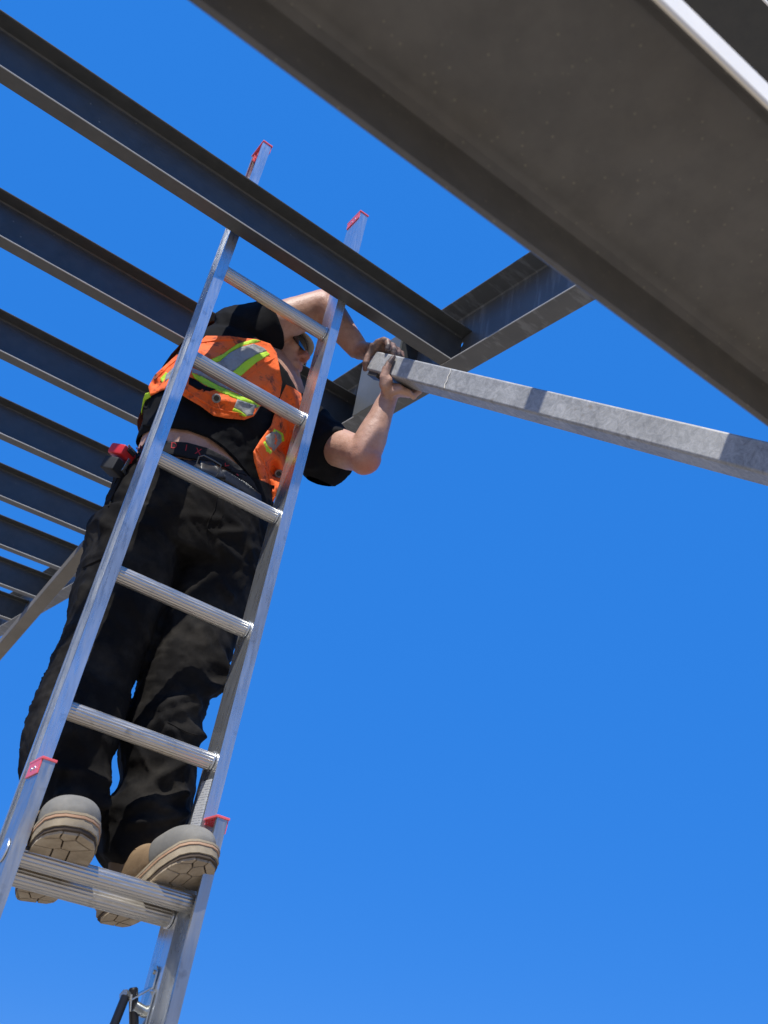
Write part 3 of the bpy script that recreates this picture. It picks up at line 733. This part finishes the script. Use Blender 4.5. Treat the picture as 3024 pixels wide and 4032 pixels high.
pr_ = ridges([
    # crotch and thigh drag folds
    (P_(330, 1130, 1.92), P_(410, 1105, 1.90), .014, .012), (P_(410, 1105, 1.90), P_(480, 1120, 1.90), .012, .010),
    (P_(320, 1180, 1.92), P_(380, 1160, 1.90), .012, .010), (P_(480, 1180, 1.91), P_(555, 1230, 1.92), .013, .011),
    (P_(460, 1150, 1.90), P_(520, 1150, 1.92), .010, .008), (P_(455, 1215, 1.91), P_(500, 1290, 1.92), .012, .009),
    # right knee: folded cloth swinging out to the right
    (P_(470, 1420, 1.90), P_(478, 1480, 1.91), .014, .014), (P_(350, 1530, 1.88), P_(470, 1475, 1.90), .014, .017), (P_(300, 1580, 1.88), P_(420, 1525, 1.88), .012, .011),
    (P_(435, 1390, 1.90), P_(475, 1450, 1.90), .014, .010), (P_(360, 1580, 1.87), P_(430, 1590, 1.89), .012, .009),
    # left knee and shin
    (P_(110, 1440, 1.93), P_(75, 1540, 1.93), .012, .010), (P_(60, 1570, 1.92), P_(75, 1640, 1.92), .014, .012), (P_(130, 1660, 1.87), P_(230, 1690, 1.87), .012, .010),
    (P_(105, 1715, 1.86), P_(225, 1735, 1.86), .010, .012), (P_(110, 1750, 1.86), P_(205, 1770, 1.86), .008, .009),
    # right hem stack
    (P_(250, 1760, 1.86), P_(400, 1715, 1.85), .010, .014), (P_(240, 1785, 1.86), P_(395, 1765, 1.84), .009, .014), (P_(330, 1690, 1.85), P_(395, 1650, 1.86), .012, .012),
    (P_(350, 1745, 1.84), P_(405, 1760, 1.85), .008, .010), (P_(255, 1730, 1.86), P_(330, 1735, 1.85), .008, .009),
    # hip and pocket
    (P_(240, 1060, 2.0), P_(275, 990, 2.0), .010, .007), (P_(215, 1090, 2.0), P_(230, 1160, 2.0), .012, .010), (P_(180, 1270, 2.0), P_(190, 1340, 2.0), .012, .010)])
def pfold(v, n):
    w = noise.noise(V((v.x * 7, v.y * 7, v.z * 4.5))) * .010 + noise.noise(V((v.x * 16 + 3, v.y * 16, v.z * 11))) * .0065
    s = abs(noise.noise(V((v.x * 12 + v.z * 9, v.y * 10, v.z * 14 + v.x * 6)))) * -.007
    q = V((v.x * 9 + noise.noise(v * 5) * 1.5, v.y * 7, v.z * 13 + v.x * 8 + noise.noise(v * 4 + V((9, 0, 0))) * 2))
    c = (1 - abs(noise.noise(q))) ** 7 * .0042 + (1 - abs(noise.noise(q * 2.1 + V((5, 5, 5))))) ** 8 * .0028
    return pr_(v) + w * .6 + s + c + .0012 * noise.noise(v * 60)
pants = displace(pants, pfold)
part('trousers', pants, M['trouser'], man, 180)
pants_b = bvh_of(pants)
def strip(line, bvh, r, off=.002, n=8):
    pts = []
    for i in range(len(line) - 1):
        a, b = V(line[i]), V(line[i + 1])
        for k in range(n):
            p = a.lerp(b, k / n); d = ray(p.x, p.y).normalized(); h = bvh.ray_cast(V((0, 0, 0)), d)
            if h[0] is not None: pts.append(d * (h[3] - off))
    return tube(pts, r, 6) if len(pts) > 2 else None
for nm, ln, r in (('fly_seam', [(470, 1068), (464, 1100), (450, 1128), (447, 1142), (458, 1152)], .0014), ('fly_seam', [(484, 1072), (482, 1110), (470, 1140)], .0009),
                  ('side_seam', [(300, 985), (272, 1012), (252, 1055), (232, 1100)], .0022), ('side_seam', [(292, 985), (263, 1012), (245, 1050)], .0010),
                  ('pocket_flap', [(180, 1226), (200, 1216), (235, 1200), (258, 1180)], .0022), ('knee_seam', [(362, 1560), (400, 1580), (432, 1590)], .0010)):
    md = strip(ln, pants_b, r)
    if md: part(nm, md, M['trouser'], man, 60)

# --- belt, waistband, belly
wb = drape([c1(60, 925), c1(130, 860), c1(225, 880), c1(330, 888), c1(440, 918), c1(540, 968), c1(610, 1015), c1(690, 1100), c1(720, 1170), c1(640, 1105), c1(560, 1040), c1(470, 1000), c1(380, 985), c1(280, 965), c1(190, 950), c1(60, 965)], bvh_of(join(skin, pants)), .010, .004, 5)
waist = part('waistband', wb, M['elastic'], man, 180)
wbb = bvh_of(wb)
def letter(txt, cx, cy, size, ang):
    cu = bpy.data.curves.new('t', 'FONT'); cu.body = txt; cu.size = size; cu.align_x = 'CENTER'; cu.align_y = 'CENTER'; cu.resolution_u = 3
    ob = bpy.data.objects.new('t', cu); scene.collection.objects.link(ob)
    dg = bpy.context.evaluated_depsgraph_get(); me = ob.evaluated_get(dg).to_mesh()
    bm = bmesh.new(); bm.from_mesh(me); bmesh.ops.triangulate(bm, faces=bm.faces)
    ca, sa = math.cos(ang), math.sin(ang); vs = []
    for v in bm.verts:
        x, y = v.co.x, -v.co.y; p = V((cx + x * ca - y * sa, cy + x * sa + y * ca)); d = ray(p.x, p.y).normalized()
        h = wbb.ray_cast(V((0, 0, 0)), d); t = (h[3] if h[0] is not None else 2.0 / d.y * 1.0); vs.append(d * (t - .0012))
    bm.verts.index_update(); fs = [tuple(v.index for v in f.verts) for f in bm.faces]; bm.free()
    bpy.data.objects.remove(ob)
    return vs, fs
for ch, x, y, a in (('M', 70, 925, -.5), ('D', 255, 905, .12), ('I', 322, 918, .2), ('X', 388, 938, .25), ('M', 535, 1018, .62), ('A', 604, 1062, .7)):
    px, py = c1(x, y); part('printed_letter', letter(ch, px, py, 19, a), M['redprint'], waist)
bl = drape([c1(175, 965), c1(280, 985), c1(370, 985), c1(450, 1000), c1(540, 1040), c1(640, 1100), c1(730, 1170), c1(735, 1235), c1(640, 1170), c1(540, 1105), c1(430, 1055), c1(330, 1030), c1(180, 1010)], bvh_of(join(skin, pants)), .016, .005, 5)
belt = part('belt', bl, M['belt'], man, 180)
beltb = bvh_of(bl)
def on_belt(x, y, off=.004):
    px, py = c1(x, y); d = ray(px, py).normalized(); h = beltb.ray_cast(V((0, 0, 0)), d)
    return d * ((h[3] if h[0] is not None else 2.2) - off)
loopp = [on_belt(*p) for p in ((372, 1020), (392, 965), (420, 958), (470, 985), (512, 1010), (500, 1050), (480, 1075), (372, 1020))]
dm = sum((p.length for p in loopp[:-1])) / 7
loopp = [p.normalized() * dm for p in loopp]
part('buckle', tube(loopp, .0019, 8, False), M['buckle'], belt, 60)
tongue = drape([c1(395, 985), c1(470, 995), c1(520, 1040), c1(540, 1085), c1(470, 1075), c1(400, 1035)], beltb, .006, .004, 4)
part('belt_tongue', tongue, M['belt'], belt, 180)

# --- shirt front hem flap, hanging open
def wr(amp, sc, seed=0.0):
    return lambda p, w: amp * .6 * (1 - abs(noise.noise(V((w.x * sc * .9 + w.z * sc * 1.1 + seed, w.y * 5, w.z * sc * .7 - w.x * sc * .5))))) ** 6 + amp * .3 * (1 - abs(noise.noise(V((w.x * sc * 2.3 - w.z * sc, seed, w.z * sc * 2.1))))) ** 6 - amp * .6 * abs(noise.noise(V((w.x * sc * 1.3 + w.z * sc * .8 + seed, w.y * 4, w.z * sc * .5)))) + amp * noise.noise(V((w.x * sc + seed, w.y * sc, w.z * sc))) + amp * .5 * noise.noise(V((w.x * sc * 2.6, w.y * sc * 2.6, w.z * sc * 2.6 + seed)))
fl = drape([c1(85, 800), c1(245, 812), c1(330, 822), c1(440, 862), c1(520, 918), c1(590, 990), c1(650, 1065), c1(700, 1130), c1(745, 1200), c1(772, 1228), c1(800, 1180), c1(830, 1000), c1(840, 760), c1(700, 650), c1(420, 560), c1(250, 560), c1(130, 600), c1(90, 680)],
           shirt_b, .010, .0035, 5, wr(.008, 11))
flap = part('shirt_front', fl, M['shirt'], man, 180)
flb = bvh_of(join(fl, shirt, skin))
md = strip([c1(260, 806), c1(335, 812), c1(445, 852), c1(525, 906), c1(595, 975), c1(655, 1050), c1(740, 1175)], flb, .0012, .001)
if md: part('hem_stitching', md, M['shirt'], flap, 60)

# --- safety vest
vp = thing_vest = None
v_left = drape([c1(705, 325), c1(780, 350), c1(815, 400), c1(830, 480), c1(845, 560), c1(832, 640), c1(770, 680), c1(722, 692), c1(690, 745), c1(640, 765), c1(540, 757), c1(470, 742), c1(400, 690), c1(330, 650), c1(240, 590), c1(190, 605), c1(128, 635), c1(116, 585), c1(150, 520), c1(210, 465), c1(270, 410), c1(360, 385), c1(400, 335), c1(430, 307), c1(560, 308), c1(640, 320)],
               flb, .026, .004, 5, wr(.016, 9, 2))
vest_o = part('safety_vest', v_left, M['orange'], man, 180, 'soiled orange high visibility vest hanging open')
v_right = drape([c1(866, 573), c1(905, 590), c1(948, 622), c1(955, 660), c1(940, 720), c1(930, 780), c1(905, 860), c1(893, 960), c1(898, 1010), c1(872, 1072), c1(822, 1150), c1(790, 1228), c1(768, 1190), c1(722, 1090), c1(692, 990), c1(686, 940), c1(722, 880), c1(785, 795), c1(800, 740), c1(835, 640)],
                flb, .030, .004, 5, wr(.018, 10, 5))
part('vest_front_panel', v_right, M['orange'], vest_o, 180, 'right-hand vest panel hanging down')
vb = bvh_of(join(v_left, v_right, fl, skin))
def vp_(name, pts, m, off=.0035, lab=None, th=.002, b=None):
    return part(name, drape([c1(*p) for p in pts], b or vb, off, th, 4), m, vest_o, 180, lab)
vp_('lime_strip', [(455, 437), (520, 408), (600, 352), (690, 325), (735, 335), (680, 352), (610, 372), (560, 400), (505, 448), (475, 455)], M['lime'])
vp_('reflective_tape', [(478, 456), (505, 448), (560, 400), (620, 368), (690, 350), (745, 372), (765, 392), (705, 408), (640, 448), (575, 505), (520, 480)], M['silver'])
vp_('lime_strip', [(575, 505), (640, 448), (705, 408), (760, 392), (780, 408), (705, 452), (618, 528)], M['lime'])
vp_('reflective_tape', [(350, 480), (400, 500), (470, 530), (560, 575), (640, 610), (700, 650), (690, 668), (600, 625), (500, 580), (410, 530), (356, 510)], M['silver'])
vp_('lime_strip', [(352, 508), (410, 530), (500, 580), (600, 625), (690, 665), (725, 690), (700, 700), (600, 655), (500, 612), (420, 575), (368, 540)], M['lime'])
vp_('reflective_tape', [(600, 652), (660, 672), (725, 692), (700, 735), (655, 745), (615, 715), (582, 700)], M['silver'])
vp_('lime_strip', [(582, 700), (615, 715), (655, 745), (640, 748), (570, 718)], M['lime'])
vp_('reflective_tape', [(212, 520), (262, 470), (268, 500), (235, 545), (205, 560)], M['silver'])
vp_('lime_strip', [(180, 540), (212, 505), (224, 512), (195, 570)], M['lime'])
vp_('pocket_gap', [(338, 530), (372, 545), (425, 580), (485, 598), (440, 612), (385, 600), (335, 570)], M['shirt'])
vp_('reflective_tape', [(755, 855), (790, 830), (812, 825), (840, 850), (842, 885), (800, 935), (770, 915), (750, 885)], M['silver'])
vp_('lime_strip', [(786, 832), (800, 812), (850, 838), (858, 880), (842, 885), (838, 850)], M['lime'])
vp_('lime_strip', [(738, 890), (752, 880), (772, 918), (792, 938), (780, 952), (750, 930)], M['lime'])
# loose straps sewn along the edges and grommets
for c, r in ((( 487, 648), 22), ((826, 1058), 20)):
    px, py = c1(*c); d = ray(px, py).normalized(); h = vb.ray_cast(V((0, 0, 0)), d); t = h[3] if h[0] is not None else 2.3
    cpt = d * (t - .004); u = d.orthogonal().normalized(); w = d.cross(u); R_ = .0092
    g_ = part('grommet', tube([cpt + (u * math.cos(k * math.pi / 10) + w * math.sin(k * math.pi / 10)) * R_ for k in range(21)], .0026, 8, False), M['silver'], vest_o, 60)
    part('grommet_hole', tube([cpt + d * .0005, cpt + d * .0015], .0078, 16), M['belt'], g_, 30)
for ln in ([(318, 600), (400, 655), (470, 700), (560, 722), (640, 735)], [(640, 540), (740, 465), (812, 420)], [(700, 640), (770, 560), (815, 500)], [(700, 920), (745, 990), (775, 1090), (800, 1170)],
           [(835, 650), (880, 690), (930, 720)], [(870, 760), (885, 830), (870, 900)], [(400, 345), (500, 330), (600, 330)], [(150, 545), (220, 480), (290, 425)]):
    md = strip([c1(*p) for p in ln], vb, .0022, .001, 6)
    if md: part('seam', md, M['orange'], vest_o, 60)
# back of the vest: wraps the far side of the torso
tb = loft(smooth_secs([(c, a + .026, b + .028, s) for c, a, b, s in torso_secs[2:7]]), 40, 2.3)
Nn = normals(tb)
keep = [f for f in tb[1] if sum(Nn[i].y for i in f) / len(f) > .15 and sum(tb[0][i].z for i in f) / len(f) > 1.27]
idx = {}; bv = []; bf = []
for f in keep:
    q = []
    for i in f:
        if i not in idx: idx[i] = len(bv); bv.append(tb[0][i])
        q.append(idx[i])
    bf.append(tuple(q))
part('vest_back', (bv, bf), M['orange'], vest_o, 180)
vp_('vest_side', [(88, 650), (100, 620), (130, 612), (130, 640), (100, 660), (86, 700), (80, 740), (76, 720)], M['lime'], .012)

# --- hard hat and glasses
hat = []
rings = 14; nseg = 36
hc = hd(-.012, 0, .052)
def hat_pt(th, ph, a, b, c):
    a, b, c = a * .92, b * .92, c * .92
    return hc + FV * a * math.sin(th) * math.cos(ph) + LV * b * math.sin(th) * math.sin(ph) + UV * c * math.cos(th)
vs, fs = [], []
for sh in (0, 1):
    d = .003 * sh
    for i in range(rings + 1):
        th = max(.02, (math.pi / 2) * i / rings)
        for k in range(nseg): vs.append(hat_pt(th, 2 * math.pi * k / nseg, .118 - d, .099 - d, .098 - d))
    for k in range(nseg):
        ph = 2 * math.pi * k / nseg; ext = 1.10 + .16 * max(0, math.cos(ph)) ** 2
        vs.append(hc + FV * .1085 * ext * math.cos(ph) + LV * .091 * ext * math.sin(ph) - UV * (.006 + .012 * max(0, math.cos(ph)) + d))
m_ = (rings + 2) * nseg
for sh in (0, 1):
    o_ = sh * m_
    for i in range(rings + 1):
        for k in range(nseg):
            q = (o_ + i * nseg + k, o_ + i * nseg + (k + 1) % nseg, o_ + (i + 1) * nseg + (k + 1) % nseg, o_ + (i + 1) * nseg + k); fs.append(q)
for k in range(nseg): a = (rings + 1) * nseg; fs.append((a + k, a + (k + 1) % nseg, m_ + a + (k + 1) % nseg, m_ + a + k))
hh_ = part('hard_hat', (vs, fs), M['hat'], man, 60, 'cream hard hat')
def lens_pts(l0, l1):
    g, f = [], []
    nu, nv = 14, 8
    for sh in (0, 1):
        for i in range(nu + 1):
            for j in range(nv + 1):
                l = l0 + (l1 - l0) * i / nu; q = j / nv
                uu = .030 - q * (.040 - .10 * 0) ; edge = math.sin(math.pi * i / nu) ** .35
                uu = .012 + (uu - .012) * edge
                ff = .104 - 5.2 * l * l - .10 * (uu - .01) ** 1 * .3
                g.append(hd(ff - .002 * sh, l, uu))
    n1 = (nu + 1) * (nv + 1)
    for sh in (0, 1):
        for i in range(nu):
            for j in range(nv):
                a = sh * n1 + i * (nv + 1) + j; f.append((a, a + 1, a + nv + 2, a + nv + 1))
    return g, f
gl = part('safety_glasses', join(lens_pts(.003, .068), lens_pts(-.003, -.068)), M['lens'], man, 60, 'dark wraparound safety glasses')
for s in (-1, 1):
    part('temple_arm', tube([hd(.078, s * .068, .020), hd(.045, s * .078, .018), hd(.005, s * .083, .014), hd(-.02, s * .082, .004)], [.0045, .004, .0032, .0028], 8), M['zinc'] if s < 0 else M['zinc'], gl, 60)
part('brow_bar', tube([hd(.104 - 5.2 * l * l, l, .0315) for l in (-.062, -.045, -.025, 0, .025, .045, .062)], .0022, 8), M['rubber'], gl, 60)
part('hair', loft([(hd(-.07, 0, .02), .066, .028, LV), (hd(-.075, 0, -.02), .062, .024, LV), (hd(-.068, 0, -.05), .048, .02, LV)], 20), M['hair'], man, 180)

# --- boots
def boot(heel, toe, up, name_lab, roll=0.0):
    heel, toe = V(heel), V(toe); fd = (toe - heel).normalized(); up = (V(up) - fd * V(up).dot(fd)).normalized(); sd = fd.cross(up).normalized()
    L = (toe - heel).length
    def bp(f, s, u): return heel + fd * f * L + sd * s + up * u
    prof = [(0.0, .020), (.03, .032), (.10, .037), (.22, .038), (.38, .036), (.50, .040), (.62, .047), (.72, .051), (.80, .052), (.88, .048), (.94, .040), (.98, .026), (1.0, .010)]
    def outline(k=1.0, e=0.0):
        return [(f, w * k + e) for f, w in prof]
    def toe_spring(f): return .016 * max(0, (f - .62) / .38) ** 1.6
    def slab(e, u0, u1, heel_raise=0):
        o = outline(1, e); ring = [(f, w) for f, w in o] + [(f, -w) for f, w in reversed(o)]
        ring = [(f + (e / L * 1.2 if f > .9 else (-e / L * 1.2 if f < .1 else 0)), w) for f, w in ring]
        n = len(ring); vs = [bp(f, w, u0 + toe_spring(f)) for f, w in ring] + [bp(f, w, u1 + toe_spring(f)) for f, w in ring]
        fs = [(i, (i + 1) % n, n + (i + 1) % n, n + i) for i in range(n)]
        # grid caps by pairing sides
        m = n // 2
        for base in (0, n):
            for i in range(m - 1): fs.append((base + i, base + i + 1, base + n - 2 - i, base + n - 1 - i))
        return vs, fs
    r = part('boot', remesh(join(
        loft(smooth_secs([(bp(.02, 0, .062), .030, .036, sd), (bp(.14, 0, .068), .037, .044, sd), (bp(.34, 0, .072), .040, .050, sd), (bp(.52, 0, .062), .044, .040, sd), (bp(.70, 0, .048), .050, .030, sd), (bp(.84, 0, .044), .048, .026, sd), (bp(.95, 0, .042), .034, .020, sd)]), 28, 2.3),
        loft(smooth_secs([(bp(.20, 0, .05), .042, .052, sd), (bp(.22, 0, .12), .044, .054, sd), (bp(.20, 0, .20), .050, .058, sd)]), 28)), .005, 3), M['leather'], man, 180, name_lab)
    # toe cap: rubber dome
    tc = loft(smooth_secs([(bp(.66, 0, .060), .0525, .042, sd), (bp(.76, 0, .058), .0545, .043, sd), (bp(.86, 0, .057), .0525, .042, sd), (bp(.94, 0, .054), .044, .035, sd), (bp(.975, 0, .050), .030, .024, sd)]), 32, 2.3, .5)
    part('toe_cap', remesh(tc, .004, 3), M['toe'], r, 180)
    part('welt', slab(.0065, .0245, .0290), M['welt'], r, 40)
    part('midsole', slab(.0070, .0292, .0335), M['midsole'], r, 40)
    so = part('sole', slab(.0050, .010, .0243), M['midsole'], r, 40)
    # tread lugs: separate blocks standing off the sole, gaps between them are the dark grooves
    part('outsole', slab(.0030, .004, .0099), M['tread'], r, 40)
    seeds = []
    random.seed(11)
    for f in [x / 9 for x in range(1, 9)] + [.03, .95]:
        w = 0
        for i in range(len(prof) - 1):
            if prof[i][0] <= f <= prof[i + 1][0]: q = (f - prof[i][0]) / (prof[i + 1][0] - prof[i][0]); w = prof[i][1] + (prof[i + 1][1] - prof[i][1]) * q
        cols = (-.62, .05, .7) if int(f * 9 + .5) % 2 else (-.4, .45)
        for cc in cols: seeds.append((f * L + random.uniform(-.008, .008), cc * w * .92 + random.uniform(-.009, .009)))
    def wid(f):
        for i in range(len(prof) - 1):
            if prof[i][0] <= f <= prof[i + 1][0]: q = (f - prof[i][0]) / (prof[i + 1][0] - prof[i][0]); return prof[i][1] + (prof[i + 1][1] - prof[i][1]) * q
        return 0
    lug = []
    for i, (sx, sy) in enumerate(seeds):
        # clip a box to the voronoi cell of this seed
        poly = [(sx - .05, sy - .05), (sx + .05, sy - .05), (sx + .05, sy + .05), (sx - .05, sy + .05)]
        for j, (tx, ty) in enumerate(seeds):
            if j == i or abs(tx - sx) > .1: continue
            nx, ny = tx - sx, ty - sy; ll = math.hypot(nx, ny); nx, ny = nx / ll, ny / ll; c = nx * (sx + tx) / 2 + ny * (sy + ty) / 2 - .0016
            out = []
            for k in range(len(poly)):
                a, b = poly[k], poly[(k + 1) % len(poly)]; da, db = nx * a[0] + ny * a[1] - c, nx * b[0] + ny * b[1] - c
                if da <= 0: out.append(a)
                if (da <= 0) != (db <= 0): tq = da / (da - db); out.append((a[0] + (b[0] - a[0]) * tq, a[1] + (b[1] - a[1]) * tq))
            poly = out
            if len(poly) < 3: break
        if len(poly) < 3: continue
        q = []
        for k in range(len(poly)):       # subdivide and clamp to the sole outline
            a, b = poly[k], poly[(k + 1) % len(poly)]
            for u in (0, .25, .5, .75):
                x, y = a[0] + (b[0] - a[0]) * u, a[1] + (b[1] - a[1]) * u
                x = min(max(x, .002), L * .992); w = wid(x / L) + .002; q.append((x, min(max(y, -w), w)))
        n = len(q); vs = [bp(x / L, y, 0 + toe_spring(x / L)) for x, y in q] + [bp(x / L, y, .0041 + toe_spring(x / L)) for x, y in q]
        lug.append((vs, [tuple(range(n)), tuple(range(n, 2 * n))] + [(k, (k + 1) % n, n + (k + 1) % n, n + k) for k in range(n)]))
    o = part('tread_lugs', join(*lug), M['sole'], r, 0)
    # laces / eyelet stitching
    for q in range(5):
        f0 = .42 + .045 * q
        part('lace', tube([bp(f0, -.034, .098 - .010 * q), bp(f0 + .01, -.012, .112 - .011 * q), bp(f0 + .01, .012, .112 - .011 * q), bp(f0, .034, .098 - .010 * q)], .0028, 8), M['leather'], r, 60)
    return r
bL = boot(at(72, 1950, 1.965), at(150, 1822, 1.635), (0, .25, 1), 'left-hand boot, toe pointing at the viewer')
bR = boot(at(240, 2000, 1.925), at(440, 1878, 1.655), (-.05, .3, 1), 'right-hand boot, toe turned outward')

# --- tape measure clipped to the pocket
tc_ = at(256, 993, 2.03)
tx = V((.80, .55, .0)).normalized(); tz = V((.15, -.12, .98)).normalized(); ty = tx.cross(tz).normalized()
tm = thing('tape_measure', 'red and black tape measure clipped at the trouser pocket beside the left rail', 'tape measure', tc_)
part('case', box(tc_ + tz * .018, tx * .027, ty * .022, tz * .015, .006), M['tapered'], tm, 40)
part('lower_case', box(tc_ - tz * .022, tx * .025, ty * .0205, tz * .018, .005), M['rubber'], tm, 40)
sgn = -1 if ty.y > 0 else 1
fr = ty * sgn * .0225
part('clip', box(tc_ + fr * 1.06 - tz * .008 + tx * .006, tx * .005, ty * .0015, tz * .018, .0008), M['zinc'], tm, 30)
part('hook', box(tc_ + fr * 1.03 - tz * .024 + tx * .012, tx * .012, ty * .0015, tz * .004, .0006), M['zinc'], tm, 30)
part('thumb_lock', box(tc_ + fr * 1.02 + tz * .026, tx * .014, ty * .003, tz * .005, .001), M['rubber'], tm, 30)
part('face_strip', box(tc_ + fr * 1.01 + tz * .034, tx * .020, ty * .0012, tz * .003, .0006), M['zinc'], tm, 30)
